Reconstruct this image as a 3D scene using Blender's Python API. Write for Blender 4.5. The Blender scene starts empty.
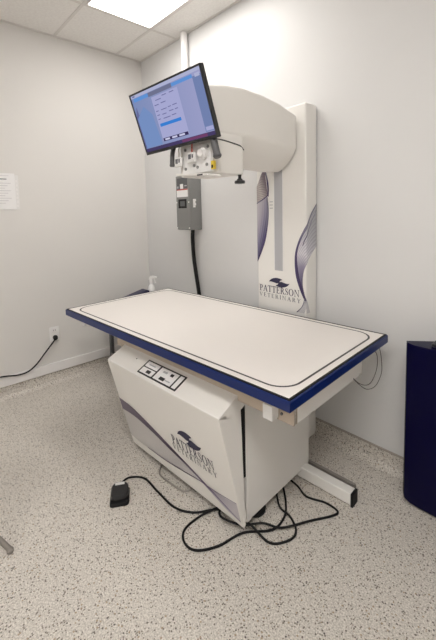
import bpy, bmesh, math, random
from mathutils import Vector, Matrix
random.seed(7)
S = bpy.context.scene
COL = S.collection
PI = math.pi

# ------------------------------------------------------------------ materials
def nmat(name):
    m = bpy.data.materials.new(name); m.use_nodes = True
    nt = m.node_tree
    return m, nt, nt.nodes['Principled BSDF']
def mat(name, col, rough=.5, metal=0., spec=.5, noise=0., nscale=30., coat=0., alpha=1., trans=0.):
    m, nt, b = nmat(name)
    b.inputs['Roughness'].default_value = rough
    b.inputs['Metallic'].default_value = metal
    b.inputs['Specular IOR Level'].default_value = spec
    b.inputs['Coat Weight'].default_value = coat
    b.inputs['Alpha'].default_value = alpha
    b.inputs['Transmission Weight'].default_value = trans
    tc = nt.nodes.new('ShaderNodeTexCoord')
    nz = nt.nodes.new('ShaderNodeTexNoise'); nz.inputs['Scale'].default_value = nscale
    nz.inputs['Detail'].default_value = 4
    nt.links.new(tc.outputs['Object'], nz.inputs['Vector'])
    mx = nt.nodes.new('ShaderNodeMix'); mx.data_type = 'RGBA'
    k = noise if noise else .02
    mx.inputs[6].default_value = (*[c*(1-k) for c in col], 1)
    mx.inputs[7].default_value = (*[min(1, c*(1+k)) for c in col], 1)
    nt.links.new(nz.outputs['Fac'], mx.inputs[0])
    nt.links.new(mx.outputs[2], b.inputs['Base Color'])
    return m
def emit(name, col, strength, uvramp=None):
    m = bpy.data.materials.new(name); m.use_nodes = True
    nt = m.node_tree; nt.nodes.clear()
    o = nt.nodes.new('ShaderNodeOutputMaterial'); e = nt.nodes.new('ShaderNodeEmission')
    e.inputs['Color'].default_value = (*col, 1); e.inputs['Strength'].default_value = strength
    nt.links.new(e.outputs[0], o.inputs[0])
    return m

def terrazzo():
    m, nt, b = nmat('speckled_terrazzo')
    L = nt.links.new; N = nt.nodes.new
    tc = N('ShaderNodeTexCoord')
    prev = None
    n0 = N('ShaderNodeTexNoise'); n0.inputs['Scale'].default_value = 190; n0.inputs['Detail'].default_value = 3
    L(tc.outputs['Object'], n0.inputs['Vector'])
    r0 = N('ShaderNodeValToRGB')
    r0.color_ramp.elements[0].position = .36; r0.color_ramp.elements[0].color = (.44, .405, .36, 1)
    r0.color_ramp.elements[1].position = .64; r0.color_ramp.elements[1].color = (.76, .715, .655, 1)
    L(n0.outputs['Fac'], r0.inputs['Fac'])
    prev = r0.outputs['Color']
    # chips: (scale, threshold on the random cell value, radius, colour)
    for sc, lo, rad, c1, c2 in ((150, .80, .46, (.13, .11, .09), (.28, .24, .20)),
                                (115, .885, .40, (.08, .07, .065), (.22, .19, .16)),
                                (130, .84, .44, (.66, .62, .565), (.76, .72, .66)),
                                (95, .90, .36, (.34, .26, .18), (.42, .34, .25))):
        v = N('ShaderNodeTexVoronoi'); v.inputs['Scale'].default_value = sc
        mp = N('ShaderNodeMapping'); mp.inputs['Location'].default_value = (sc*.37, sc*.11, sc*.053)
        L(tc.outputs['Object'], mp.inputs['Vector']); L(mp.outputs[0], v.inputs['Vector'])
        sep = N('ShaderNodeSeparateColor'); L(v.outputs['Color'], sep.inputs[0])
        g = N('ShaderNodeMath'); g.operation = 'GREATER_THAN'; g.inputs[1].default_value = lo
        L(sep.outputs[0], g.inputs[0])
        d = N('ShaderNodeMapRange'); d.inputs[1].default_value = rad*.8; d.inputs[2].default_value = rad
        d.inputs[3].default_value = 1; d.inputs[4].default_value = 0
        L(v.outputs['Distance'], d.inputs[0])
        mu = N('ShaderNodeMath'); mu.operation = 'MULTIPLY'; L(g.outputs[0], mu.inputs[0]); L(d.outputs[0], mu.inputs[1])
        cr = N('ShaderNodeMix'); cr.data_type = 'RGBA'
        cr.inputs[6].default_value = (*c1, 1); cr.inputs[7].default_value = (*c2, 1); L(sep.outputs[1], cr.inputs[0])
        mx = N('ShaderNodeMix'); mx.data_type = 'RGBA'
        L(mu.outputs[0], mx.inputs[0]); L(prev, mx.inputs[6]); L(cr.outputs[2], mx.inputs[7])
        prev = mx.outputs[2]
    L(prev, b.inputs['Base Color'])
    b.inputs['Roughness'].default_value = .42
    b.inputs['Specular IOR Level'].default_value = .35
    return m

def ceiling_tile():
    m, nt, b = nmat('mineral_fibre_tile')
    L = nt.links.new; N = nt.nodes.new
    tc = N('ShaderNodeTexCoord'); n = N('ShaderNodeTexNoise'); n.inputs['Scale'].default_value = 60; n.inputs['Detail'].default_value = 6
    L(tc.outputs['Object'], n.inputs['Vector'])
    r = N('ShaderNodeValToRGB'); r.color_ramp.elements[0].position = .35; r.color_ramp.elements[1].position = .6
    r.color_ramp.elements[0].color = (.83, .805, .78, 1); r.color_ramp.elements[1].color = (.88, .86, .83, 1)
    L(n.outputs['Fac'], r.inputs['Fac']); L(r.outputs['Color'], b.inputs['Base Color'])
    bp = N('ShaderNodeBump'); bp.inputs['Strength'].default_value = .15; bp.inputs['Distance'].default_value = .004
    L(n.outputs['Fac'], bp.inputs['Height']); L(bp.outputs[0], b.inputs['Normal'])
    b.inputs['Roughness'].default_value = .9
    return m

def wave_print(name, stops, lines=0., lfreq=60., lcol=(.2, .19, .22), vmix=.25):
    """printed ribbon: colour runs along the ribbon (u), fine mesh lines follow it (v)"""
    m, nt, b = nmat(name)
    L = nt.links.new; N = nt.nodes.new
    uv = N('ShaderNodeUVMap'); uv.uv_map = 'UVMap'
    sp = N('ShaderNodeSeparateXYZ'); L(uv.outputs[0], sp.inputs[0])
    r = N('ShaderNodeValToRGB'); cr = r.color_ramp
    while len(cr.elements) < len(stops): cr.elements.new(.5)
    for e, (p, c) in zip(cr.elements, stops): e.position = p; e.color = (*c, 1)
    nz = N('ShaderNodeTexNoise'); nz.inputs['Scale'].default_value = 3
    L(uv.outputs[0], nz.inputs['Vector'])
    ad = N('ShaderNodeMath'); ad.operation = 'MULTIPLY_ADD'; ad.inputs[1].default_value = vmix
    L(sp.outputs[1], ad.inputs[0]); L(sp.outputs[0], ad.inputs[2])
    L(ad.outputs[0], r.inputs['Fac'])
    col = r.outputs['Color']
    if lines:
        s = N('ShaderNodeMath'); s.operation = 'MULTIPLY'; s.inputs[1].default_value = lfreq
        a2 = N('ShaderNodeMath'); a2.operation = 'MULTIPLY_ADD'; a2.inputs[1].default_value = .6
        L(sp.outputs[0], a2.inputs[0]); L(sp.outputs[1], a2.inputs[2])
        L(a2.outputs[0], s.inputs[0])
        si = N('ShaderNodeMath'); si.operation = 'SINE'; L(s.outputs[0], si.inputs[0])
        mr = N('ShaderNodeMapRange'); mr.inputs[1].default_value = .2; mr.inputs[2].default_value = 1
        mr.inputs[3].default_value = 0; mr.inputs[4].default_value = lines; L(si.outputs[0], mr.inputs[0])
        mx = N('ShaderNodeMix'); mx.data_type = 'RGBA'; L(mr.outputs[0], mx.inputs[0]); L(col, mx.inputs[6])
        mx.inputs[7].default_value = (*lcol, 1); col = mx.outputs[2]
    L(col, b.inputs['Base Color'])
    b.inputs['Roughness'].default_value = .45
    return m

M = dict(
    wall=mat('painted_wall', (.72, .70, .675), .75, noise=.015, nscale=4),
    wall_b=mat('painted_wall_pale', (.72, .715, .71), .7, noise=.015, nscale=4),
    floor=terrazzo(), tile=ceiling_tile(),
    tbar=mat('white_grid_bar', (.74, .71, .68), .6),
    trim=mat('white_gloss_trim', (.82, .80, .79), .4),
    capm=mat('cove_cap', (.40, .36, .32), .5),
    white=mat('white_powder_coat', (.82, .80, .765), .38, noise=.01, nscale=8),
    cream=mat('cream_moulded_cover', (.84, .815, .775), .45, noise=.01, nscale=6),
    top=mat('white_laminate', (.83, .785, .745), .33, noise=.008, nscale=12),
    blue=mat('royal_blue_bumper', (.004, .018, .115), .28, spec=.4),
    navy=mat('navy_laminate', (.0025, .002, .028), .25, noise=.05, spec=.12),
    foam=mat('navy_vinyl', (.02, .02, .06), .5),
    line=mat('dark_inlay_line', (.05, .045, .045), .5),
    black=mat('black_rubber', (.008, .008, .009), .55, spec=.25),
    blackp=mat('black_plastic', (.018, .018, .02), .35),
    grey=mat('grey_enamel', (.235, .235, .23), .45, noise=.03),
    dgrey=mat('dark_grey_plastic', (.10, .10, .105), .45),
    steel=mat('brushed_steel', (.45, .42, .39), .35, metal=.9),
    galv=mat('dull_grey_metal', (.30, .275, .25), .5, metal=.4),
    slot=mat('grey_slot_strip', (.45, .45, .47), .5),
    paper=mat('white_paper', (.84, .83, .83), .8),
    sleeve=mat('clear_sleeve', (.80, .79, .78), .25),
    ink=mat('grey_ink', (.25, .24, .27), .8),
    inkl=mat('pale_ink', (.62, .60, .62), .8),
    logo=mat('dark_indigo_print', (.022, .02, .06), .5),
    logog=mat('grey_print', (.13, .13, .15), .5),
    red=mat('red_print', (.55, .10, .08), .6),
    yellow=mat('yellow_label', (.80, .58, .05), .6),
    pwhite=mat('white_plastic', (.85, .84, .83), .35),
    tan=mat('beige_enamel', (.50, .42, .34), .5),  # white enamel with the shade under the tabletop put into its colour
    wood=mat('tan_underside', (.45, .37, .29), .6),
    diff=emit('light_diffuser', (1.0, .968, .93), 5.1), diff_b=emit('bright_light_diffuser', (1.0, .978, .95), 12.8), diff_c=emit('rear_light_diffuser', (1.0, .978, .95), 7.5),
)

# ------------------------------------------------------------------ mesh helpers
def catmull(P, n=8, closed=False):
    P = [Vector(p) for p in P]; out = []
    m = len(P)
    for i in range(m-1):
        p0 = P[max(i-1, 0)]; p1 = P[i]; p2 = P[i+1]; p3 = P[min(i+2, m-1)]
        for k in range(n):
            t = k/n
            out.append(.5*((2*p1)+(p2-p0)*t+(2*p0-5*p1+4*p2-p3)*t*t+(3*p1-p0-3*p2+p3)*t**3))
    out.append(P[-1]); return out
class MB:
    def __init__(s): s.bm = bmesh.new(); s.mi = 0; s.uv = s.bm.loops.layers.uv.new('UVMap')
    def face(s, pts, uvs=None):
        vs = [s.bm.verts.new(p) for p in pts]
        f = s.bm.faces.new(vs); f.material_index = s.mi
        if uvs:
            for l, u in zip(f.loops, uvs): l[s.uv].uv = u
        return f
    def hexa(s, c):      # 8 corners: bottom ring then top ring
        v = [s.bm.verts.new(p) for p in c]
        for q in ((3, 2, 1, 0), (4, 5, 6, 7), (0, 1, 5, 4), (1, 2, 6, 5), (2, 3, 7, 6), (3, 0, 4, 7)):
            s.bm.faces.new([v[i] for i in q]).material_index = s.mi
    def box(s, x0, x1, y0, y1, z0, z1):
        s.hexa([(x0, y0, z0), (x1, y0, z0), (x1, y1, z0), (x0, y1, z0), (x0, y0, z1), (x1, y0, z1), (x1, y1, z1), (x0, y1, z1)])
    def loft(s, rings, caps=True, closed=True):
        R = [[s.bm.verts.new(p) for p in r] for r in rings]
        n = len(R[0])
        for a, b in zip(R, R[1:]):
            for i in range(n if closed else n-1):
                j = (i+1) % n
                s.bm.faces.new((a[i], a[j], b[j], b[i])).material_index = s.mi
        if caps:
            s.bm.faces.new(R[0][::-1]).material_index = s.mi
            s.bm.faces.new(R[-1]).material_index = s.mi
    def prism(s, poly, fn, d0, d1):   # poly in 2D, fn(u, v, d) -> point
        s.loft([[fn(u, v, d0) for u, v in poly], [fn(u, v, d1) for u, v in poly]])
    def tube(s, P, r, seg=8):
        P = [Vector(p) for p in P]; rings = []
        rr = r if isinstance(r, (list, tuple)) else [r]*len(P)
        t0 = (P[1]-P[0]).normalized()
        up = Vector((0, 0, 1)) if abs(t0.z) < .9 else Vector((1, 0, 0))
        nrm = t0.cross(up).normalized()
        for i, p in enumerate(P):
            t = (P[min(i+1, len(P)-1)]-P[max(i-1, 0)]).normalized()
            nrm = (nrm-t*nrm.dot(t)).normalized(); bn = t.cross(nrm)
            rings.append([p+(nrm*math.cos(2*PI*k/seg)+bn*math.sin(2*PI*k/seg))*rr[i] for k in range(seg)])
        s.loft(rings)
    def lathe(s, prof, c, seg=24):
        s.loft([[(c[0]+r*math.cos(2*PI*k/seg), c[1]+r*math.sin(2*PI*k/seg), c[2]+z) for k in range(seg)] for r, z in prof])
    def strip(s, A, B, fn, off, nv=6, n=10):
        A = catmull([(*a, 0) for a in A], n); B = catmull([(*b, 0) for b in B], n)
        K = 60
        def samp(C, t):
            x = t*(len(C)-1); i = min(int(x), len(C)-2); return C[i].lerp(C[i+1], x-i)
        g = [[samp(A, i/K).lerp(samp(B, i/K), j/nv) for j in range(nv+1)] for i in range(K+1)]
        for i in range(K):
            for j in range(nv):
                q = [(i, j), (i+1, j), (i+1, j+1), (i, j+1)]
                s.face([fn(g[a][b].x, g[a][b].y, off) for a, b in q], [(a/K, b/nv) for a, b in q])
    def build(s, name, mats, parent=None, org=(0, 0, 0), bevel=0., seg=2, smooth=None, merge=True):
        if merge: bmesh.ops.remove_doubles(s.bm, verts=s.bm.verts, dist=1e-6)
        bmesh.ops.recalc_face_normals(s.bm, faces=s.bm.faces)
        o0 = Vector(org)
        for v in s.bm.verts: v.co -= o0
        me = bpy.data.meshes.new(name); s.bm.to_mesh(me); s.bm.free()
        for m in (mats if isinstance(mats, (list, tuple)) else [mats]): me.materials.append(m)
        o = bpy.data.objects.new(name, me); COL.objects.link(o)
        if parent is not None:
            o.parent = parent
        else:
            o.location = o0
        if smooth is None: smooth = bevel > 0
        if smooth:
            for p in me.polygons: p.use_smooth = True
            try: me.set_sharp_from_angle(angle=math.radians(38))
            except Exception: pass
        if bevel:
            b = o.modifiers.new('bevel', 'BEVEL'); b.width = bevel; b.segments = seg; b.limit_method = 'ANGLE'
            b.angle_limit = math.radians(35)
        return o
def thing(name, label, cat, loc, rz=0., group=None):
    o = bpy.data.objects.new(name, None); COL.objects.link(o)
    o.location = loc; o.rotation_euler = (0, 0, rz); o.empty_display_size = .1
    tag(o, label, cat, group); return o
def tag(o, label, cat, group=None):
    o['label'] = label; o['category'] = cat
    if group: o['group'] = group
    return o
def struct(o): o['kind'] = 'structure'; return o

# ------------------------------------------------------------------ room
H = 2.732; RX = 4.4; RY = -3.9
b = MB(); b.box(-.1, RX+.1, RY-.1, .1, -.1, 0); struct(b.build('floor', M['floor']))
b = MB(); b.box(-.1, RX+.1, RY-.1, .1, H, H+.1); struct(b.build('ceiling', M['tile']))
b = MB(); b.box(-.1, 0, RY-.1, .1, 0, H); struct(b.build('wall_left', M['wall']))
b = MB(); b.box(0, RX, 0, .1, 0, H); struct(b.build('wall_back', M['wall_b']))
b = MB(); b.box(RX, RX+.1, RY-.1, .1, 0, H); struct(b.build('wall_right', M['wall']))
b = MB(); b.box(0, RX, RY-.1, RY, 0, H); struct(b.build('wall_front', M['wall']))
# coved flooring turned up the walls, white board over it on the left wall
cove = [(0, .088), (.006, .088), (.008, .05), (.014, .025), (.028, .008), (.05, .0), (0, 0)]
b = MB(); b.prism(cove, lambda u, v, d: (d, -u, v), .0, RX); struct(b.build('trim_1', M['floor']))
b = MB(); b.prism(cove, lambda u, v, d: (u, d, v), RY, 0); struct(b.build('trim_2', M['floor']))
b = MB(); b.box(.0, RX, -.009, 0, .088, .096); struct(b.build('trim_3', M['capm']))
b = MB(); b.box(0, .016, RY, 0, .094, .17); struct(b.build('baseboard_left', M['trim'], bevel=.004))
# ceiling grid
LX, LY, TX, TY = .565, -.249, 1.036, .518
b = MB()
xs = [LX+TX*i for i in range(4)]; ys = [LY-TY*i for i in range(8)]
for x in xs: b.box(x-.010, x+.010, RY, 0, H-.003, H)
for y in ys: b.box(0, RX, y-.010, y+.010, H-.0035, H)
b.box(0, RX, -.018, 0, H-.004, H); b.box(0, .018, RY, 0, H-.004, H)
struct(b.build('trim_4', M['tbar']))
def ceil_light(i, j, label, dm):
    x0, y1 = LX+TX*i, LY-TY*j; x1, y0 = x0+TX, y1-TY
    c = ((x0+x1)/2, (y0+y1)/2, H)
    t = thing('ceiling_light', label, 'ceiling light', c, 0, 'ceiling light panels')
    b = MB()
    for a in ((x0+.012, x1-.012, y0+.012, y0+.024), (x0+.012, x1-.012, y1-.024, y1-.012), (x0+.012, x0+.024, y0+.024, y1-.024), (x1-.024, x1-.012, y0+.024, y1-.024)):
        b.box(*a, H-.006, H)
    b.build('frame', M['tbar'], t, c)
    b = MB(); b.box(x0+.024, x1-.024, y0+.024, y1-.024, H-.004, H)
    b.build('diffuser', dm, t, c)
ceil_light(0, 0, 'lit rectangular ceiling panel above the examination table', M['diff'])
ceil_light(2, 3, 'lit ceiling panel out of view directly above and behind the viewer', M['diff_b'])
ceil_light(1, 6, 'lit ceiling panel out of view far behind the viewer', M['diff_c'])

# ------------------------------------------------------------------ lettering (serif capitals drawn as outlines)
def ring(cx, cy, rx, ry, ix, iy, a0, a1, n=14, dx=0):
    o = [(cx+rx*math.cos(a0+(a1-a0)*k/n), cy+ry*math.sin(a0+(a1-a0)*k/n)) for k in range(n+1)]
    i = [(cx+dx+ix*math.cos(a0+(a1-a0)*k/n), cy+iy*math.sin(a0+(a1-a0)*k/n)) for k in range(n+1)]
    return [[o[k], o[k+1], i[k+1], i[k]] for k in range(n)]
def rc(x0, y0, x1, y1): return [(x0, y0), (x1, y0), (x1, y1), (x0, y1)]
SF = .055
def stem(x, w=.16, s=.1): return [rc(x, 0, x+w, 1), rc(x-s, 0, x+w+s, SF), rc(x-s, 1-SF, x+w+s, 1)]
def glyph(ch):
    if ch == 'P': return .68, stem(.1)[:2]+[rc(0, 1-SF, .2, 1)]+ring(.28, .72, .38, .28, .21, .225, -PI/2, PI/2)+[rc(.2, .44, .3, .495), rc(.2, 1-SF, .3, 1)]
    if ch == 'R': return .84, stem(.1)[:2]+[rc(0, 1-SF, .2, 1)]+ring(.28, .73, .36, .27, .19, .215, -PI/2, PI/2)+[rc(.2, .46, .3, .515), rc(.2, 1-SF, .3, 1), [(.30, .5), (.48, .5), (.84, 0), (.66, 0)]]
    if ch == 'A': return .90, [[(.07, 0), (.15, 0), (.47, .9), (.45, 1), (.42, 1)], [(.42, 1), (.52, 1), (.86, 0), (.68, 0), (.40, .86)], rc(.24, .31, .66, .37), rc(0, 0, .24, SF), rc(.58, 0, .95, SF)]
    if ch == 'T': return .78, [rc(.31, 0, .47, 1), rc(.2, 0, .58, SF), rc(0, .93, .78, 1), [(0, .76), (.05, .76), (.09, .94), (0, .94)], [(.73, .76), (.78, .76), (.78, .94), (.69, .94)]]
    if ch == 'E': return .72, stem(.1)+[rc(.2, .0, .66, .065), rc(.2, .935, .62, 1), rc(.2, .48, .5, .54), [(.62, .0), (.66, 0), (.70, .2), (.66, .2)], [(.57, .8), (.62, .8), (.62, .95), (.55, .95)], rc(.47, .4, .51, .62)]
    if ch == 'S':
        pts = [(.50, .80), (.42, .93), (.28, .97), (.13, .90), (.09, .76), (.18, .62), (.32, .52), (.46, .40), (.52, .24), (.44, .08), (.28, .03), (.12, .09), (.05, .24)]
        ws = [.03, .045, .04, .07, .12, .15, .16, .15, .12, .07, .04, .045, .03]
        out = []
        P = [Vector((*p, 0)) for p in pts]; L_ = []; R_ = []
        for k, p in enumerate(P):
            t = (P[min(k+1, 12)]-P[max(k-1, 0)]).normalized(); n = Vector((-t.y, t.x, 0))
            L_.append(p+n*ws[k]/2); R_.append(p-n*ws[k]/2)
        for k in range(12): out.append([L_[k][:2], L_[k+1][:2], R_[k+1][:2], R_[k][:2]])
        out += [rc(.48, .70, .53, .98), rc(.02, .02, .07, .3)]
        return .60, out
    if ch == 'O': return .96, ring(.46, .5, .46, .52, .29, .47, 0, 2*PI, 28)
    if ch == 'N': return .95, [rc(.1, 0, .165, 1), rc(0, 0, .28, SF), [(.06, 1), (.24, 1), (.86, 0), (.78, 0)], rc(.78, 0, .845, 1), rc(.66, 1-SF, .96, 1), rc(0, 1-SF, .2, 1)]
    if ch == 'V': return .88, [[(.06, 1), (.24, 1), (.50, .1), (.44, 0), (.40, 0)], [(.40, 0), (.46, 0), (.82, 1), (.75, 1)], rc(0, 1-SF, .33, 1), rc(.64, 1-SF, .92, 1)]
    if ch == 'I': return .36, stem(.1)
    if ch == 'Y': return .86, [rc(.35, 0, .51, .46), rc(.24, 0, .62, SF), [(.06, 1), (.24, 1), (.51, .44), (.35, .44)], [(.43, .44), (.51, .44), (.80, 1), (.72, 1)], rc(0, 1-SF, .33, 1), rc(.62, 1-SF, .9, 1)]
def lettering(mb, text, fn, u0, u1, v0, h, off, gap):
    W_ = sum(glyph(c)[0] for c in text)+gap*(len(text)-1); k = (u1-u0)/W_; x = 0
    for c in text:
        w, polys = glyph(c)
        for p in polys: mb.face([fn(u0+(x+q[0])*k, v0+q[1]*h, off) for q in p])
        x += w+gap
def emblem(mb, fn, cu, cv, w, h, off):
    # two leaf-shaped swooshes, one the other turned by 180 degrees
    up = [(-.52, -.06), (-.42, .28), (-.25, .52), (-.05, .58), (.16, .44), (.06, .26), (.01, .0), (-.10, -.14), (-.25, -.06), (-.40, .0)]
    for sg in (1, -1):
        C = catmull([(sg*x, sg*y, 0) for x, y in up+up[:1]], 4)[:-1]
        mb.face([fn(cu+p.x*w, cv+p.y*h, off) for p in C])

# ------------------------------------------------------------------ examination table
X0, Y0, TYAW = .6355, -.2224, .05
TL, TW, TT = 1.659, .797, .755
ct, st = math.cos(TYAW), math.sin(TYAW)
def T2W(a, b_, z=0): return Vector((X0+a*ct-b_*st, Y0+a*st+b_*ct, z))
O = (.9, -.4, 0)
tab = thing('examination_table', 'long white examination table with blue edge, black inlay line and tilted control hood', 'examination table', T2W(*O), TYAW)
def tpart(mb, name, m, par=tab, **k): return mb.build(name, m, par, O, **k)
# tabletop slab, bumper rail, inlay
b = MB(); b.box(.0, TL, -TW, 0, TT-.022, TT); tpart(b, 'tabletop', M['top'], bevel=.002)
def rrect(x0, x1, y0, y1, r, n=10):
    P = []
    for cx, cy, a in ((x1-r, y1-r, 0), (x0+r, y1-r, PI/2), (x0+r, y0+r, PI), (x1-r, y0+r, 1.5*PI)):
        P += [(cx+r*math.cos(a+PI/2*k/n), cy+r*math.sin(a+PI/2*k/n)) for k in range(n+1)]
    return P
b = MB(); w = .0045
oo = rrect(.034, TL-.026, -TW+.027, -.03, .088); ii = rrect(.034+w*2, TL-.026-w*2, -TW+.027+w*2, -.03-w*2, .088-w*2)
for k in range(len(oo)):
    j = (k+1) % len(oo); b.face([(*oo[k], TT+.0006), (*oo[j], TT+.0006), (*ii[j], TT+.0006), (*ii[k], TT+.0006)])
tpart(b, 'inlay_line', M['line'])
b = MB()
for rr0, rr1, z0, z1 in ((.0, .013, TT-.041, TT-.003),):
    outer = [(-rr1, -TW-rr1), (TL+rr1, -TW-rr1), (TL+rr1, rr1), (-rr1, rr1)]
    inner = [(0, -TW), (TL, -TW), (TL, 0), (0, 0)]
    for k in range(4):
        j = (k+1) % 4
        b.hexa([(*outer[k], z0), (*outer[j], z0), (*inner[j], z0), (*inner[k], z0), (*outer[k], z1), (*outer[j], z1), (*inner[j], z1), (*inner[k], z1)])
tpart(b, 'edge_bumper', M['blue'], bevel=.004)
b = MB()
for rr0, rr1, z0, z1 in ((.0, .0085, TT-.004, TT+.0005),):
    outer = [(-rr1, -TW-rr1), (TL+rr1, -TW-rr1), (TL+rr1, rr1), (-rr1, rr1)]
    inner = [(0, -TW), (TL, -TW), (TL, 0), (0, 0)]
    for k in range(4):
        j = (k+1) % 4
        b.hexa([(*outer[k], z0), (*outer[j], z0), (*inner[j], z0), (*inner[k], z0), (*outer[k], z1), (*outer[j], z1), (*inner[j], z1), (*inner[k], z1)])
tpart(b, 'edge_seal', M['black'])
# under frame
fr = MB();  fr.box(.45, TL-.035, -.19, -.16, .608, TT-.045)
fr.box(.45, .48, -.713, -.19, .608, TT-.045); fr.box(TL-.065, TL-.035, -.713, -.19, .608, TT-.045)
fr.box(.48, TL-.065, -.685, -.19, TT-.060, TT-.022)
ufr = tpart(fr, 'under_frame', M['white'], bevel=.003)
b = MB(); b.box(.45, TL-.035, -.715, -.690, .608, TT-.045); tpart(b, 'front_rail', M['tan'], bevel=.003)  # front of the white frame, under-table shade painted in as brownish colour
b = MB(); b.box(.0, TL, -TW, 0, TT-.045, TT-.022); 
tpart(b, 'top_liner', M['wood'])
for a0, a1, b0, b1, z0 in ((1.520, 1.562, -.755, -.715, .618), (.085, .13, -.755, -.715, .655)):
    b = MB(); b.box(a0, a1, b0, b1, z0, z0+.055); blk = tpart(b, 'end_stop', M['pwhite'], bevel=.003)
    b = MB(); b.tube([(a1+.014, -.721, z0+.02), (a1+.014, -.7155, z0+.02)], .005, 8); tpart(b, 'screw', M['dgrey'], par=blk)
# base cabinet
CA0, CA1, CB0, CB1 = .52, 1.354, -.65, -.16
b = MB(); b.box(CA0, CA1, CB0, CB1, .044, .632)
cab = tpart(b, 'base_cabinet', M['white'], bevel=.004)
b = MB(); b.box(CA1-.026, CA1+.002, CB0-.006, CB0+.02, .044, .60); b.box(CA1-.004, CA1+.002, CB0, CB1, .585, .632)
tpart(b, 'panel_edge', M['white'], par=cab, bevel=.002)
b = MB(); b.tube([(CA1+.0005, CB0+.045, .556), (CA1+.004, CB0+.045, .556)], .005, 8); tpart(b, 'screw', M['dgrey'], par=cab)
# feet under the cabinet
for fa, fb in ((1.30, -.54), (.58, -.54), (.58, -.22)):
    b = MB(); b.lathe([(.05, 0), (.052, .012), (.04, .032), (.03, .046)], (fa, fb, 0), 18); tpart(b, 'rubber_foot', M['black'], smooth=True)
# foot rails
b = MB(); b.box(.10, 1.612, -.235, -.185, .006, .062); rail = tpart(b, 'foot_rail', M['white'], bevel=.004)
b = MB(); b.box(1.610, 1.622, -.237, -.183, .0, .064); tpart(b, 'rail_cap', M['black'], par=rail, bevel=.003)
b = MB(); b.box(.10, .112, -.237, -.183, .0, .064); tpart(b, 'rail_cap', M['black'], par=rail, bevel=.003)
b = MB(); b.box(1.20, 1.60, -.166, -.150, .0, .058); tpart(b, 'cable_cover', M['galv'], bevel=.002)  # low grey bar on the floor behind the foot rail
# rear leg posts on the left end
for pb in (-.60, -.22):
    b = MB(); b.box(.44, .50, pb-.03, pb+.03, .0, .632); tpart(b, 'leg_post', M['dgrey'], bevel=.003)
# control hood
HA0, HA1 = .530, 1.364
FT, BK, BT = (-.823, .578), (-.700, .637), (-.688, .045)
bk2 = (-.694, .60)
hood = MB()
sec = [FT, BK, bk2, (-.684, .30), (-.674, .05), BT]
hood.prism(sec, lambda u, v, d: (d, u, v), HA0, HA1)
hd = tpart(hood, 'control_hood', M['white'], bevel=.003)
b = MB()   # folded side flange on the open end
fl = .016
b.prism([FT, BK, (-.655, BK[1]), (-.655, BK[1]-.055), (-.694, .565), (-.78, .560)], lambda u, v, d: (d, u, v), HA1, HA1+.003)
b.prism([FT, (FT[0]+.04, FT[1]-.0), (BT[0]+.012, BT[1]+.06), BT], lambda u, v, d: (d, u, v), HA1, HA1+.003)
tpart(b, 'hood_flange', M['white'], par=hd)
b = MB(); b.box(HA0+.05, CA1-.002, -.672, -.6565, .25, .575); tpart(b, 'hood_gap_seal', M['black'])  # black strip standing in for the shade inside the open gap
# front face coordinates: a along the table, q up the sloping face
fb = Vector((0, *BT)); ff = Vector((0, *FT)); fv = (ff-fb).normalized(); fn_ = Vector((0, -fv.z, fv.y))
if fn_.y > 0: fn_ = -fn_
def hface(a, q, off): p = fb+fv*q+fn_*off; return (a, p.y, p.z)
purple = wave_print('purple_ribbon_print', ((0, (.20, .17, .22)), (.35, (.10, .075, .12)), (.6, (.05, .03, .07)), (.85, (.10, .07, .16)), (1, (.30, .27, .36))), .0)
mesh_g = wave_print('grey_mesh_print', ((0, (.46, .44, .43)), (.5, (.56, .54, .53)), (.8, (.46, .44, .45)), (1, (.52, .50, .52))), .5, 170, (.72, .70, .68))
fan = wave_print('lilac_fan_print', ((0, (.10, .08, .12)), (.3, (.34, .31, .36)), (.7, (.50, .47, .52)), (1, (.58, .55, .58))), .3, 90, (.30, .27, .34))
g = MB()
g.mi = 0; g.strip([(.533, .305), (.66, .292), (.80, .247), (.93, .196), (1.06, .146), (1.17, .100)], [(.533, .060), (.64, .052), (.80, .058), (.95, .075), (1.06, .100), (1.17, .096)], hface, .0008)
g.mi = 1; g.strip([(1.15, .108), (1.21, .105), (1.28, .110), (1.355, .128)], [(1.15, .098), (1.21, .07), (1.28, .040), (1.355, .026)], hface, .0010)
g.mi = 2; g.strip([(.533, .310), (.66, .297), (.80, .254), (.93, .205), (1.06, .155), (1.19, .103), (1.29, .060), (1.355, .036)], [(.533, .235), (.66, .238), (.80, .212), (.93, .174), (1.06, .137), (1.19, .088), (1.29, .047), (1.355, .027)], hface, .0014)
g.mi = 2; g.strip([(.70, .060), (.85, .066), (1.0, .086), (1.12, .105), (1.24, .112), (1.355, .132)], [(.70, .054), (.85, .058), (1.0, .078), (1.12, .099), (1.24, .107), (1.355, .128)], hface, .0016)
tpart(g, 'wave_graphic', par=hd, m=[mesh_g, fan, purple], merge=False)
g = MB()
lettering(g, 'PATTERSON', hface, .985, 1.262, .240, .052, .0018, .10)
g.mi = 1
lettering(g, 'VETERINARY', hface, .976, 1.270, .205, .030, .0018, .32)
g.mi = 0
emblem(g, hface, 1.125, .326, .155, .062, .0018)
tpart(g, 'logo_print', par=hd, m=[M['logo'], M['logog']], merge=False)
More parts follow.
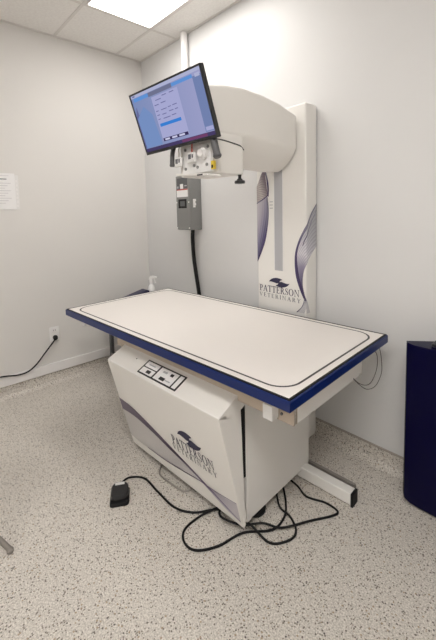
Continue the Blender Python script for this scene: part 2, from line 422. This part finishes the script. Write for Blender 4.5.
# control panel on the sloping top
tf = Vector((0, *FT)); tb = Vector((0, *BK)); tv = (tb-tf).normalized(); tn = Vector((0, -tv.z, tv.y))
if tn.z < 0: tn = -tn
def htop(a, q, off): p = tf+tv*q+tn*off; return (a, p.y, p.z)
b = MB(); b.prism(rc(.798, .016, 1.088, .098), htop, 0, .003); cpn = tpart(b, 'control_panel', M['blackp'])
for u0, v0, u1, v1 in ((.808, .060, .905, .091), (.808, .023, .905, .054), (.917, .023, 1.045, .091), (1.055, .023, 1.080, .091)):
    b = MB(); b.prism(rc(u0, v0, u1, v1), htop, .003, .0038); tpart(b, 'keypad', M['paper'], par=cpn)
for u0, v0, u1, v1 in ((.852, .030, .882, .046), (.955, .030, .990, .046), (.945, .068, .975, .078), (1.0, .066, 1.02, .080), (.83, .072, .88, .078), (.995, .036, 1.03, .041)):
    big = v1-v0 > .013
    b = MB(); b.prism(rc(u0, v0, u1, v1), htop, .0038, .0055); tpart(b, 'button', M['blackp'] if big else M['slot'], par=cpn)
b = MB(); b.tube([htop(.715, .075, 0), htop(.715, .075, .003)], .003, 8); tpart(b, 'indicator', M['dgrey'])
# wire stirrup under the hood
b = MB(); P = catmull([(.765, -.60, .05), (.775, -.67, .016), (.800, -.703, .008), (.84, -.712, .0055), (.965, -.705, .0055), (1.0, -.690, .008), (1.015, -.65, .016), (1.02, -.60, .05)], 6)
b.tube(P, .0045, 8); tpart(b, 'foot_lever', M['steel'], smooth=True)
# thin loop wires at the right end
for P in ([(TL-.03, -.130, .715), (TL-.01, -.075, .690), (TL-.008, -.055, .64), (TL-.008, -.075, .590), (TL-.008, -.145, .562), (TL-.02, -.225, .590), (TL-.05, -.262, .640)],
          [(TL-.02, -.045, .715), (TL-.008, -.030, .69), (TL-.006, -.008, .62), (TL-.006, -.010, .565), (TL-.006, -.075, .530), (TL-.008, -.165, .545), (TL-.02, -.225, .585), (TL-.05, -.268, .640)]):
    b = MB(); b.tube(catmull(P, 8), .0016, 6); tpart(b, 'thin_wire', M['line'], smooth=True)

# ------------------------------------------------------------------ x-ray column, arm and head
CX0, CX1, CY = 1.485, 1.845, -.115
xr = thing('xray_column', 'tall white x-ray column with printed purple waves and a big cantilevered arm', 'x-ray machine', ((CX0+CX1)/2, -.06, 0))
XO = tuple(xr.location)
def xpart(mb, name, m, par=xr, **k): return mb.build(name, m, par, XO, **k)
b = MB(); b.box(CX0, CX1, CY, -.0085, .0, 1.93)
colm = xpart(b, 'column', M['white'], bevel=.010, seg=3)
def cface(s_, z, off):
    wd = CX1-CX0; r = .010; s0 = wd-r
    if s_ <= s0: return (CX0+s_, CY-off, z)
    arc = r*PI/2
    if s_ <= s0+arc:
        a = (s_-s0)/r; return (CX1-r+(r+off)*math.sin(a), CY+r-(r+off)*math.cos(a), z)
    return (CX1+off, CY+r+(s_-s0-arc), z)
b = MB(); b.box(1.624, 1.684, CY-.0012, CY+.002, .99, 1.84); xpart(b, 'slot_strip', par=colm, m=M['slot'])
b = MB(); b.box(1.684, 1.688, CY-.0025, CY+.002, .99, 1.84); b.box(1.620, 1.624, CY-.0025, CY+.002, .99, 1.84); xpart(b, 'slot_edge', par=colm, m=M['trim'])
b = MB()
for k in range(3): b.face([cface(s_, z, .0012) for s_, z in ((.103, 1.362+.019*k), (.128, 1.362+.019*k), (.128, 1.367+.019*k), (.103, 1.367+.019*k))])
xpart(b, 'scale_marks', par=colm, m=M['slot'], merge=False)
# graphics
wl_low = wave_print('violet_blue_print', ((0, (.55, .52, .54)), (.35, (.42, .39, .44)), (.65, (.23, .21, .30)), (.85, (.11, .10, .19)), (1, (.07, .06, .14))), .30, 30, (.46, .44, .50), vmix=.6)
wl_up = wave_print('taupe_lined_print', ((0, (.40, .35, .33)), (.5, (.50, .45, .43)), (1, (.20, .16, .19))), .6, 60, (.16, .13, .15))
wr_main = wave_print('silver_violet_print', ((0, (.36, .36, .38)), (.25, (.46, .46, .49)), (.45, (.60, .58, .64)), (.55, (.68, .66, .70)), (.72, (.30, .27, .38)), (.9, (.09, .07, .16)), (1, (.06, .04, .11))), .6, 62, (.24, .23, .28))
wr_tail = wave_print('grey_tail_print', ((0, (.12, .10, .14)), (.5, (.55, .54, .56)), (1, (.62, .60, .60))), .5, 40, (.34, .33, .36))
wr_edge = wave_print('dark_edge_print', ((0, (.16, .16, .19)), (.4, (.20, .19, .26)), (.6, (.07, .05, .14)), (1, (.04, .025, .09))), 0)
g = MB()
g.mi = 0; g.strip([(.001, 1.40), (.001, 1.30), (.001, 1.20), (.001, 1.10), (.001, 1.035)], [(.084, 1.435), (.095, 1.33), (.072, 1.19), (.040, 1.105), (.002, 1.030)], cface, .0010)
g.mi = 4; g.strip([(.078, 1.42), (.082, 1.33), (.060, 1.205), (.030, 1.115), (.002, 1.045)], [(.088, 1.435), (.096, 1.33), (.074, 1.19), (.042, 1.105), (.002, 1.028)], cface, .0014)
g.mi = 1; g.strip([(.001, 1.40), (.030, 1.412), (.060, 1.425), (.090, 1.440)], [(.001, 1.50), (.020, 1.535), (.040, 1.575), (.065, 1.60)], cface, .0010)
g.mi = 4; g.strip([(.058, 1.60), (.076, 1.55), (.086, 1.49), (.088, 1.435)], [(.072, 1.60), (.090, 1.54), (.098, 1.49), (.096, 1.435)], cface, .0016)
g.mi = 4; g.strip([(.001, 1.392), (.045, 1.412), (.092, 1.440)], [(.001, 1.400), (.045, 1.420), (.092, 1.446)], cface, .0018)
g.mi = 2; g.strip([(.458, 1.378), (.40, 1.318), (.350, 1.235), (.312, 1.165), (.289, 1.086), (.296, .980), (.322, .900), (.352, .838)],
                  [(.458, 1.140), (.415, 1.105), (.385, 1.075), (.360, 1.04), (.342, .99), (.338, .93), (.348, .88), (.362, .838)], cface, .0010)
g.mi = 4; g.strip([(.458, 1.386), (.40, 1.328), (.347, 1.242), (.308, 1.170), (.285, 1.088), (.290, .980), (.318, .898), (.350, .836)],
                  [(.458, 1.374), (.40, 1.312), (.354, 1.228), (.318, 1.160), (.300, 1.086), (.312, .982), (.336, .905), (.358, .836)], cface, .0015)
g.mi = 4; g.strip([(.458, 1.350), (.405, 1.285), (.365, 1.215), (.336, 1.150)], [(.458, 1.344), (.407, 1.280), (.368, 1.211), (.340, 1.148)], cface, .0015)
g.mi = 3; g.strip([(.352, .84), (.335, .800), (.300, .762)], [(.362, .84), (.380, .800), (.394, .762)], cface, .0010)
g.mi = 4; g.strip([(.350, .85), (.332, .800), (.294, .760)], [(.353, .85), (.337, .800), (.302, .760)], cface, .0015)
xpart(g, 'wave_graphic', par=colm, m=[wl_low, wl_up, wr_main, wr_tail, wr_edge], merge=False)
g = MB()
lettering(g, 'PATTERSON', cface, .018, .316, .850, .040, .0022, .10)
g.mi = 1; lettering(g, 'VETERINARY', cface, .016, .324, .816, .025, .0022, .32)
g.mi = 0; emblem(g, cface, .170, .917, .150, .046, .0022)
xpart(g, 'logo_print', par=colm, m=[M['logo'], M['logog']], merge=False)
# arm
def arm_ring(y, hw, zt, zc, zb, dx=0.):
    cx = 1.660+dx; P = []
    r = .016
    for k in range(4): a = PI/2*k/3; P.append((cx+hw-r+r*math.sin(a) if False else cx-hw+r-r*math.cos(a), y, zt-r+r*math.sin(a)))
    for k in range(4): a = PI/2*k/3; P.append((cx+hw-r+r*math.sin(a), y, zt-r+r*math.cos(a)))
    n = 20; p = 1.42
    for k in range(n+1):
        t = PI*k/n; c_, s_ = math.cos(t), math.sin(t)
        P.append((cx+hw*math.copysign(abs(c_)**(2/p), c_), y, zc-(zc-zb)*abs(s_)**(2/p)))
    return P
b = MB()
b.loft([arm_ring(-.128, .128, 1.872, 1.695, 1.572), arm_ring(-.283, .143, 1.900, 1.711, 1.563), arm_ring(-.42, .146, 1.915, 1.716, 1.570),
        arm_ring(-.559, .143, 1.922, 1.718, 1.592), arm_ring(-.66, .128, 1.918, 1.72, 1.612), arm_ring(-.735, .104, 1.910, 1.725, 1.640)])
arm = xpart(b, 'arm_cover', M['cream'], smooth=True)
b = MB(); b.box(1.632, 1.676, -.135, CY+.004, 1.60, 1.80); xpart(b, 'carriage', M['dgrey'])
# tube head under the arm
def hring(z, k=1.):
    P = rrect(1.660-.139*k, 1.660+.139*k, -.74, -.545, .035); return [(x, y, z) for x, y in P]
b = MB(); b.loft([hring(1.524, .985), hring(1.532), hring(1.70)]); hdm = xpart(b, 'tube_head', M['cream'], smooth=True)
b = MB()
b.tube(catmull([(1.60, -.742, 1.675), (1.70, -.7425, 1.676), (1.778, -.739, 1.672), (1.800, -.70, 1.668), (1.8005, -.64, 1.662), (1.800, -.585, 1.654), (1.788, -.548, 1.640)], 6), .0026, 6)
xpart(b, 'seam', M['line'], smooth=True)
b = MB(); b.box(1.575, 1.782, -.752, -.738, 1.53, 1.655); plate = xpart(b, 'mount_plate', M['pwhite'], bevel=.003)
for px, pz in ((1.60, 1.556), (1.665, 1.566), (1.755, 1.562), (1.60, 1.645), (1.765, 1.64), (1.69, 1.556)):
    b = MB(); b.tube([(px, -.751, pz), (px, -.757, pz)], .007, 10); xpart(b, 'bolt', M['grey'], par=plate)
b = MB()
b.tube([(1.740, -.751, 1.612), (1.740, -.770, 1.612)], .027, 22); b.tube([(1.740, -.770, 1.612), (1.740, -.782, 1.612)], [.023, .017], 22)
b.tube([(1.700, -.752, 1.614), (1.725, -.762, 1.612)], .012, 10)
xpart(b, 'locking_knob', M['trim'], smooth=True)
b = MB(); b.hexa([(x, y, (1.5245 if x < 1.7 else 1.506)+dz) for dz in (0, .010) for x, y in ((1.575, -.795), (1.802, -.795), (1.802, -.712), (1.575, -.712))]); xpart(b, 'collimator_plate', M['white'], bevel=.002)
b = MB(); b.box(1.735, 1.772, -.7965, -.790, 1.5105, 1.5165); xpart(b, 'aperture', M['blackp'])
# black adjuster knob
b = MB(); kc = (1.772, -.562)
b.tube([(*kc, 1.530), (*kc, 1.496)], .008, 10)
kn = xpart(b, 'knob_stem', M['blackp'])
b = MB(); b.lathe([(.008, .018), (.014, .012), (.014, .008), (.024, .006), (.026, -.002), (.024, -.008), (.004, -.010)], (kc[0], kc[1], 1.490), 14); xpart(b, 'adjuster_knob', M['blackp'])
# handles with hanging tags
for hx, hz0, hz1, dx in ((1.527, 1.70, 1.574, -.012), (1.806, 1.715, 1.578, .042)):
    b = MB()
    P = catmull([(hx+.02 if dx < 0 else hx-.02, -.748, hz0), (hx, -.760, hz0-.02), (hx+dx*.5, -.772, (hz0+hz1)/2), (hx+dx, -.772, hz1)], 6)
    b.tube(P, [.016 if dx > 0 else .0115]*(len(P)-2)+([.019, .014] if dx > 0 else [.0135, .010]), 12); xpart(b, 'handle', M['dgrey'], smooth=True)
b = MB(); b.box(1.505, 1.58, -.754, -.742, 1.672, 1.706); xpart(b, 'handle_bracket', M['galv'], bevel=.002)
b = MB(); b.box(1.772, 1.80, -.770, -.735, 1.672, 1.706); xpart(b, 'handle_bracket', M['galv'], bevel=.002)
for tx, tz, red in ((1.566, 1.592, 0), (1.668, 1.602, 1)):
    b = MB(); b.tube([(tx, -.768, tz+.02), (tx+.004, -.770, tz+.055), (tx, -.762, tz+.08)], .004, 6); xpart(b, 'clip', M['steel'] if not red else M['red'])
    b = MB(); b.box(tx-.026, tx+.026, -.776, -.764, tz-.022, tz+.022); tg = xpart(b, 'tag', M['pwhite'], bevel=.003)
    b = MB(); b.box(tx-.017, tx+.002, -.7772, -.775, tz-.008, tz+.014); b.box(tx+.008, tx+.018, -.7772, -.775, tz-.004, tz+.012); xpart(b, 'tag_print', M['logog'], par=tg)
b = MB(); b.box(1.783, 1.800, -.7545, -.7405, 1.538, 1.574)
yl = xpart(b, 'warning_label', M['yellow'])
b = MB(); b.box(1.787, 1.796, -.7555, -.754, 1.543, 1.556); xpart(b, 'warning_print', M['black'], par=yl)

# ------------------------------------------------------------------ monitor on the arm
R_ = Vector((.99582732, .08602763, .03044989)); U_ = Vector((-.00243911, -.30845963, .95123431)); F_ = Vector((-.091225, .94733938, .30696269))
mon = thing('monitor', 'black flat screen monitor tilted down from the x-ray arm, showing a form', 'monitor', (1.626, -.852, 1.788))
mon.matrix_world = Matrix(((R_.x, U_.x, -F_.x, 1.626), (R_.y, U_.y, -F_.y, -.852), (R_.z, U_.z, -F_.z, 1.788), (0, 0, 0, 1)))
MWd, MHt = .245, .145
b = MB(); b.box(-MWd, MWd, -MHt, MHt, -.020, -.0005); b.box(-.17, .17, -.10, .09, -.038, -.019); b.build('case', M['blackp'], mon, bevel=.002)
b = MB()
for a in ((-MWd, MWd, MHt-.008, MHt), (-MWd, MWd, -MHt, -MHt+.014), (-MWd, -MWd+.008, -MHt+.014, MHt-.008), (MWd-.008, MWd, -MHt+.014, MHt-.008)): b.box(*a, -.002, .0025)
b.build('bezel', M['blackp'], mon)
def screen_base():
    m = bpy.data.materials.new('screen_glow'); m.use_nodes = True
    nt = m.node_tree; nt.nodes.clear(); N = nt.nodes.new; L = nt.links.new
    o = N('ShaderNodeOutputMaterial'); e = N('ShaderNodeEmission'); tc = N('ShaderNodeTexCoord')
    sp = N('ShaderNodeSeparateXYZ'); L(tc.outputs['Object'], sp.inputs[0])
    mr = N('ShaderNodeMapRange'); mr.inputs[1].default_value = -.24; mr.inputs[2].default_value = .24
    L(sp.outputs[0], mr.inputs[0])
    r = N('ShaderNodeValToRGB'); r.color_ramp.elements[0].color = (.20, .26, .47, 1); r.color_ramp.elements[1].color = (.33, .34, .56, 1)
    L(mr.outputs[0], r.inputs[0]); L(r.outputs[0], e.inputs['Color']); e.inputs['Strength'].default_value = .48
    L(e.outputs[0], o.inputs[0]); return m
sc_m = [screen_base()]+[emit('screen_tint_%s' % n, c, .5) for n, c in (
    ('top', (.40, .42, .60)), ('blue', (.11, .27, .62)), ('slate', (.15, .16, .26)), ('side', (.16, .21, .40)), ('form', (.36, .37, .60)),
    ('button', (.04, .20, .60)), ('bar', (.04, .03, .09)), ('field', (.55, .55, .75)), ('task', (.06, .045, .12)), ('rose', (.15, .05, .13)), ('text', (.14, .14, .30)), ('glow', (.17, .26, .50)), ('deep', (.13, .14, .30)))]
b = MB()
def sq(i, x0, y0, x1, y1, z): b.mi = i; b.face([(x0, y0, z), (x1, y0, z), (x1, y1, z), (x0, y1, z)])
sx, sy0, sy1 = MWd-.008, -MHt+.014, MHt-.008
sq(0, -sx, sy0, sx, sy1, 0)
sq(1, -sx, .124, sx, sy1, .0002)
sq(2, -sx+.015, .106, -.11, .122, .0002); sq(3, -.11, .104, .055, .122, .0004); sq(2, .055, .106, .185, .120, .0002)
sq(4, .185, -.112, sx, .110, .0002)
sq(5, -.094, -.100, .086, .098, .0003)
b.mi = 12; b.face([(x, y, .0002) for x, y in ((-.232, .03), (-.165, .075), (-.118, .03), (-.104, -.112), (-.228, -.112))])
b.mi = 13; b.face([(x, y, .00015) for x, y in ((-sx, .04), (-sx+.02, .085), (-.21, .03), (-.225, -.112), (-sx, -.112))])
sq(6, -.084, -.036, .062, -.022, .0005)
sq(7, -.090, -.102, .082, -.088, .0006)
for k in range(3): sq(8, -.078+.05*k, -.099, -.045+.052*k, -.091, .0008)
sq(9, -sx, sy0, sx, sy0+.016, .0004); sq(10, .03, sy0+.002, .19, sy0+.014, .0006); sq(5, .19, -.108, sx-.004, -.092, .0005)  # pinkish patch on the taskbar is a painted-in reflection
sq(11, -sx+.012, .128, -sx+.03, .134, .0004); sq(1, .20, .104, .228, .118, .0005)
for x, y, w in ((-.07, .078, .04), (-.02, .088, .03), (.03, .088, .03), (-.085, .058, .03), (-.04, .060, .035), (-.086, .032, .018), (-.05, .032, .04), (0, .034, .02), (.03, .035, .03), (-.086, .014, .02), (-.05, .012, .03), (0, .016, .03), (.04, .016, .02), (-.086, -.004, .018), (-.05, -.006, .05), (.01, -.004, .03)):
    sq(11, x, y, x+w, y+.0035, .0006)
b.build('screen', sc_m, mon, merge=False)
b = MB(); b.tube([(.02, -.05, -.036), (.02, -.03, -.085)], .03, 14); b.box(-.03, .07, -.08, .02, -.044, -.036); b.build('mount_bracket', M['dgrey'], mon)

# ------------------------------------------------------------------ electrical box, conduit, cable
eb = thing('switch_box', 'grey steel electrical switch box mounted on the back wall', 'electrical box', (.7225, 0, 1.215))
EO = tuple(eb.location)
def epart(mb, name, m, par=eb, **k): return mb.build(name, m, par, EO, **k)
b = MB(); b.box(.635, .81, -.108, 0, 1.215, 1.638); epart(b, 'case', M['grey'], bevel=.004)
b = MB(); b.box(.637, .808, -.117, -.108, 1.219, 1.634); epart(b, 'door', M['grey'], bevel=.003)
b = MB(); b.box(.655, .785, -.1185, -.117, 1.535, 1.618); rp = epart(b, 'rating_plate', M['dgrey'])
b = MB(); b.box(.698, .735, -.1225, -.118, 1.535, 1.572); epart(b, 'toggle', M['pwhite'], bevel=.002)
b = MB(); b.box(.752, .78, -.1195, -.118, 1.552, 1.560); epart(b, 'plate_print', M['slot'], par=rp)
b = MB(); b.box(.655, .675, -.1195, -.118, 1.540, 1.556); epart(b, 'plate_print', M['slot'], par=rp)
b = MB(); b.box(.648, .788, -.1185, -.117, 1.472, 1.530); plb = epart(b, 'paper_label', M['paper'])
b = MB(); b.box(.648, .788, -.1190, -.117, 1.524, 1.532); epart(b, 'red_stripe', M['red'], par=plb)
b = MB(); b.box(.667, .770, -.1190, -.117, 1.385, 1.455); bkl = epart(b, 'black_label', M['black'])
b = MB(); b.box(.690, .750, -.1195, -.1185, 1.40, 1.44); epart(b, 'label_print', M['dgrey'], par=bkl)
b = MB()
for k, z in enumerate((1.395, 1.412, 1.428, 1.444)): b.box(.8095, .8112, -.085, -.062+(.006 if k % 2 else 0), z-.006, z+.010)
epart(b, 'side_sticker', M['pwhite'])
for x, z in ((.645, 1.43), (.80, 1.43), (.645, 1.23), (.80, 1.232)):
    b = MB(); b.tube([(x, -.117, z), (x, -.121, z)], .005, 8); epart(b, 'screw', M['pwhite'])
b = MB(); b.tube([(.690, -.034, 1.64), (.690, -.034, H-.004)], .027, 16)
cond = b.build('conduit', M['trim'], None, (.690, -.034, 1.64), smooth=True)
tag(cond, 'white vertical conduit pipe running from the grey switch box to the ceiling', 'pipe')
b = MB(); P = catmull([(.735, -.035, 1.213), (.728, -.035, 1.14), (.735, -.034, 1.0), (.750, -.033, .90), (.785, -.03, .70), (.805, -.03, .55), (.81, -.03, .2), (.81, -.06, .016), (.84, -.20, .013), (.90, -.30, .013)], 8)
b.tube(P, .0155, 10)
pc = b.build('power_cable', M['black'], None, (.81, -.03, 0), smooth=True)
tag(pc, 'thick black cable hanging from the grey switch box down the back wall', 'cable')

# ------------------------------------------------------------------ left wall items
pp = thing('paper_notice', 'white printed paper sheets in a clear sleeve pinned to the left wall', 'notice', (0, -1.2, 1.40))
PO = tuple(pp.location)
b = MB(); b.box(-.001, .003, -1.33, -1.088, 1.402, 1.652); b.build('sleeve', M['sleeve'], pp, PO)
b = MB(); b.box(.003, .0042, -1.33, -1.112, 1.405, 1.664); b.build('sheet', M['paper'], pp, PO)
b = MB(); b.box(.0042, .0048, -1.33, -1.165, 1.618, 1.625); b.build('heading_print', M['ink'], pp, PO)
b = MB()
for k in range(9): b.box(.0042, .0046, -1.32, -1.14-.02*(k % 3), 1.59-.018*k, 1.594-.018*k)
b.box(.0042, .0046, -1.32, -1.15, 1.645, 1.648)
b.build('body_print', M['inkl'], pp, PO)
b = MB(); b.box(.0042, .005, -1.244, -1.234, 1.406, 1.412); b.build('mark', M['dgrey'], pp, PO)
b = MB()
for k in range(7): b.box(.003, .0042, -1.108+.003*(k % 2), -1.095, 1.42+.03*k, 1.436+.03*k)
b.build('sleeve_edge_print', M['trim'], pp, PO)

ol = thing('wall_outlet', 'white electrical outlet plate low on the left wall', 'outlet', (0, -.90, .34))
OO = tuple(ol.location)
b = MB(); b.box(0, .006, -.942, -.866, .345, .462); b.build('cover_plate', M['pwhite'], ol, OO, bevel=.003)
for z in (.43, .376):
    b = MB(); b.box(.006, .008, -.922, -.886, z-.017, z+.017); r_ = b.build('receptacle', M['trim'], ol, OO, bevel=.002)
b = MB()
for y in (-.911, -.897): b.box(.008, .0086, y-.0015, y+.0015, .428, .440)
b.build('slots', M['dgrey'], ol, OO)
cd = thing('electrical_cord', 'black power cord plugged into the outlet and trailing along the left wall', 'cord', (.02, -.9, .34))
KO = tuple(cd.location)
b = MB(); b.tube([(.0085, -.904, .378), (.02, -.904, .378), (.035, -.906, .376), (.045, -.915, .368)], [.016, .019, .017, .010], 12); b.build('plug', M['black'], cd, KO, smooth=True)
b = MB(); b.tube(catmull([(.040, -.912, .370), (.045, -.955, .325), (.035, -1.00, .27), (.03, -1.06, .203), (.028, -1.12, .165), (.026, -1.19, .160), (.026, -1.30, .182), (.026, -1.50, .200), (.026, -1.85, .15), (.03, -2.0, .02)], 8), .0055, 8)
b.build('cord', M['black'], cd, KO, smooth=True)

# ------------------------------------------------------------------ floor items: pedal and cords
def pedal():
    c = Vector((1.472, -1.110, 0)); dirv = Vector((-.86, .51, 0)).normalized()   # towards the cord end
    rt = Vector((dirv.y, -dirv.x, 0))
    t = thing('foot_pedal', 'black foot pedal lying alone on the speckled floor left of the hood', 'foot pedal', c)
    def f(u, v, z): return tuple(c+rt*u+dirv*v+Vector((0, 0, z)))
    b = MB(); rings = []
    P = rrect(-.044, .044, -.056, .044, .014, 4)
    b.loft([[f(u, v, 0) for u, v in P], [f(u, v, .010+max(0, v)*.10) for u, v in P], [f(u*.94, v*.95, .014+max(0, v)*.12) for u, v in P]])
    b.build('base', M['black'], t, tuple(c), smooth=True)
    b = MB(); P = rrect(-.040, .040, -.038, .046, .026, 6)
    b.loft([[f(u, v, .012) for u, v in P], [f(u, v, .030+(v+.04)*.14) for u, v in P], [f(u*.86, v*.88, .037+(v+.04)*.14) for u, v in P]])
    b.build('tread', M['blackp'], t, tuple(c), smooth=True)
    b = MB(); b.hexa([f(u, v, z) for z in (.046, .052) for u, v in ((-.022, .024), (.022, .024), (.022, .035), (-.022, .035))]); b.build('name_strip', M['trim'], t, tuple(c))
    b = MB(); P = catmull([f(0, .040, .026), f(.004, .078, .014), (1.392, -1.014, .0065), (1.452, -.963, .0065), (1.571, -.963, .0065), (1.704, -.960, .0065), (1.788, -.916, .0065), (1.844, -.834, .0065), (1.90, -.77, .0065), (1.93, -.66, .0065)], 8)
    b.tube(P, .0048, 8); b.build('cord', M['black'], t, tuple(c), smooth=True)
pedal()
def floor_cord(pts, label, r=.0048, z=.0065):
    P = catmull([(x, y, z+(dz[0] if dz else 0)) for x, y, *dz in pts], 8)
    b = MB(); b.tube(P, r, 8); o = b.build('floor_cord', M['black'], None, (pts[0][0], pts[0][1], 0), smooth=True)
    tag(o, label, 'cord', 'black cords tangled on the floor'); return o
floor_cord([(1.97, -.50), (2.04, -.57), (2.085, -.64), (2.090, -.73), (2.015, -.830), (1.988, -.944), (1.94, -1.022), (1.882, -1.035), (1.833, -.999), (1.825, -.912), (1.855, -.825, .012), (1.88, -.73, .012), (1.90, -.62)],
           'black cord on the floor curling forward into a loop before the hood tip')
floor_cord([(1.86, -.74), (1.872, -.827, .012), (1.921, -.858, .024), (2.005, -.822, .024), (2.059, -.753, .024), (2.12, -.703, .012), (2.175, -.578), (2.228, -.485), (2.231, -.446), (2.168, -.443), (2.088, -.474), (2.03, -.462, .012), (1.95, -.44)],
           'black cord on the floor sweeping widest to the right, toward the foot rail', z=.0066)
floor_cord([(1.95, -.53), (2.034, -.610), (2.109, -.632, .012), (2.161, -.66), (2.170, -.715), (2.122, -.785), (2.037, -.806, .036), (1.978, -.791), (1.93, -.70)],
           'black cord on the floor in a small loop beside the cabinet corner', z=.0068)

# ------------------------------------------------------------------ cart in the corner with wedge and bottle
kt = thing('corner_cart', 'dark metal cart in the corner behind the left end of the table', 'cart', (.31, -.28, 0))
TO = tuple(kt.location)
for x in (.13, .49):
    for y in (-.48, -.09):
        b = MB(); b.box(x-.014, x+.014, y-.014, y+.014, .03, .575); b.build('leg', M['dgrey'], kt, TO)
        b = MB(); b.lathe([(.016, 0), (.018, .006), (.014, .03)], (x, y, 0), 10); b.build('rubber_foot', M['black'], kt, TO)
b = MB(); b.box(.11, .51, -.50, -.07, .575, .60); b.build('top_shelf', M['dgrey'], kt, TO, bevel=.003)
b = MB(); b.box(.117, .503, -.493, -.077, .14, .155); b.build('lower_shelf', M['galv'], kt, TO)
b = MB(); b.box(.145, .185, -.50, -.494, .12, .17); b.build('clamp', M['galv'], kt, TO)
b = MB(); b.prism([(-.42, .60), (-.195, .60), (-.195, .685), (-.21, .692), (-.42, .645)], lambda u, v, d: (d, u, v), .215, .31)
wd = b.build('positioning_wedge', M['foam'], None, (.26, -.33, .60), bevel=.004); tag(wd, 'navy vinyl positioning wedge on the cart behind the table corner', 'foam wedge')
sb = thing('spray_bottle', 'white trigger spray bottle behind the far left corner of the table', 'spray bottle', (.27, -.150, .60))
BO = tuple(sb.location); bc = (.27, -.150, .60)
b = MB(); b.lathe([(.030, 0), (.034, .006), (.034, .085), (.026, .112), (.014, .130), (.013, .14)], bc, 20); b.build('bottle', M['pwhite'], sb, BO, smooth=True)
b = MB(); b.lathe([(.016, .138), (.016, .158), (.012, .160)], bc, 16); b.build('collar', M['pwhite'], sb, BO)
b = MB()
hd_ = lambda u, v, d: (bc[0]+u*.83-d*.55, bc[1]+u*.55+d*.83, bc[2]+v)
b.prism([(-.022, .172), (-.012, .158), (.012, .158), (.014, .178), (.052, .186), (.052, .200), (.010, .206), (-.014, .198)], hd_, -.010, .010); b.build('spray_head', M['pwhite'], sb, BO, bevel=.003)
b = MB(); b.prism([(.022, .184), (.030, .184), (.040, .160), (.044, .140), (.036, .142), (.030, .162)], hd_, -.006, .006); b.build('trigger', M['pwhite'], sb, BO)

# ------------------------------------------------------------------ navy cabinet on the right
nv = thing('navy_cabinet', 'glossy navy blue cabinet standing by the back wall, cut by the right frame edge', 'cabinet', (2.75, -.09, 0))
NO = tuple(nv.location)
pl = [(2.394, -.145), (2.404, -.165), (2.436, -.180), (3.05, -.176), (3.05, -.055), (2.50, -.055)]
b = MB(); b.loft([[(x*1+(2.75-x)*.01, y, .012) for x, y in pl], [(*p, .035) for p in pl], [(*p, .748) for p in pl]]); b.build('body', M['navy'], nv, NO, bevel=.004)
b = MB(); b.loft([[(x+(.02 if x < 2.5 else -.02), y*.92, 0) for x, y in pl], [(x+(.02 if x < 2.5 else -.02), y*.92, .014) for x, y in pl]]); b.build('plinth', M['black'], nv, NO)
b = MB(); b.loft([[(*p, .748) for p in pl], [(2.75+(x-2.75)*.995, y, .752) for x, y in pl]]); b.build('top_edge', M['navy'], nv, NO)
tr = MB(); tr.loft([[(x, y, z) for x, y in rrect(2.495+k, 2.70-k, -.155+k, -.075-k, .012, 5)] for k, z in ((.004, .752), (0, .756), (0, .764), (.004, .767), (.012, .764))])
to = tr.build('black_tray', M['blackp'], None, (2.58, -.11, .752), smooth=True); tag(to, 'small black tray lying on top of the navy cabinet', 'tray')

# ------------------------------------------------------------------ stool at the left, only one foot in view
stl = thing('stool', 'grey metal stool whose splayed leg tip enters at the left frame edge', 'stool', (1.18, -1.85, 0))
SO = tuple(stl.location); sc_ = (1.18, -1.85)
b = MB(); b.lathe([(.02, .43), (.165, .43), (.175, .44), (.178, .465), (.165, .485), (.02, .49)], (*sc_, 0), 28); b.build('seat', M['black'], stl, SO, smooth=True)
for ux, uy in ((.243, .284), (-.243, .284), (.243, -.284), (-.243, -.284)):
    b = MB(); b.tube([(sc_[0]+ux, sc_[1]+uy, .012), (sc_[0]+ux*.06, sc_[1]+uy*.06, .435)], .0105, 12); lg = b.build('leg', M['galv'], stl, SO, smooth=True)
    b = MB(); b.lathe([(.010, 0), (.013, .004), (.013, .014), (.008, .020)], (sc_[0]+ux, sc_[1]+uy, 0), 12); b.build('rubber_tip', M['galv'], stl, SO)

# ------------------------------------------------------------------ camera
right = Vector((.67493554, .73753254, -.02253367)); up = Vector((-.05150266, .07755154, .99565719)); fwd = Vector((-.7360771, .67084388, -.09032717))
cam = bpy.data.cameras.new('camera'); co = bpy.data.objects.new('camera', cam); COL.objects.link(co)
co.matrix_world = Matrix(((right.x, up.x, -fwd.x, 2.99798), (right.y, up.y, -fwd.y, -1.83047), (right.z, up.z, -fwd.z, 1.34666), (0, 0, 0, 1)))
cam.sensor_fit = 'HORIZONTAL'; cam.sensor_width = 36; cam.lens = 361.5987/436*36
cam.shift_x = 0; cam.shift_y = -(320-245.175)/436
cam.clip_start = .02
S.camera = co

# ------------------------------------------------------------------ world + view
w_ = bpy.data.worlds.new('world'); S.world = w_; w_.use_nodes = True
w_.node_tree.nodes['Background'].inputs[0].default_value = (.9, .9, 1, 1); w_.node_tree.nodes['Background'].inputs[1].default_value = .2
vs = S.view_settings
vs.view_transform = 'Standard'; vs.look = 'None'; vs.gamma = 1; vs.exposure = 1.06
try: vs.use_curve_mapping = False
except Exception: pass
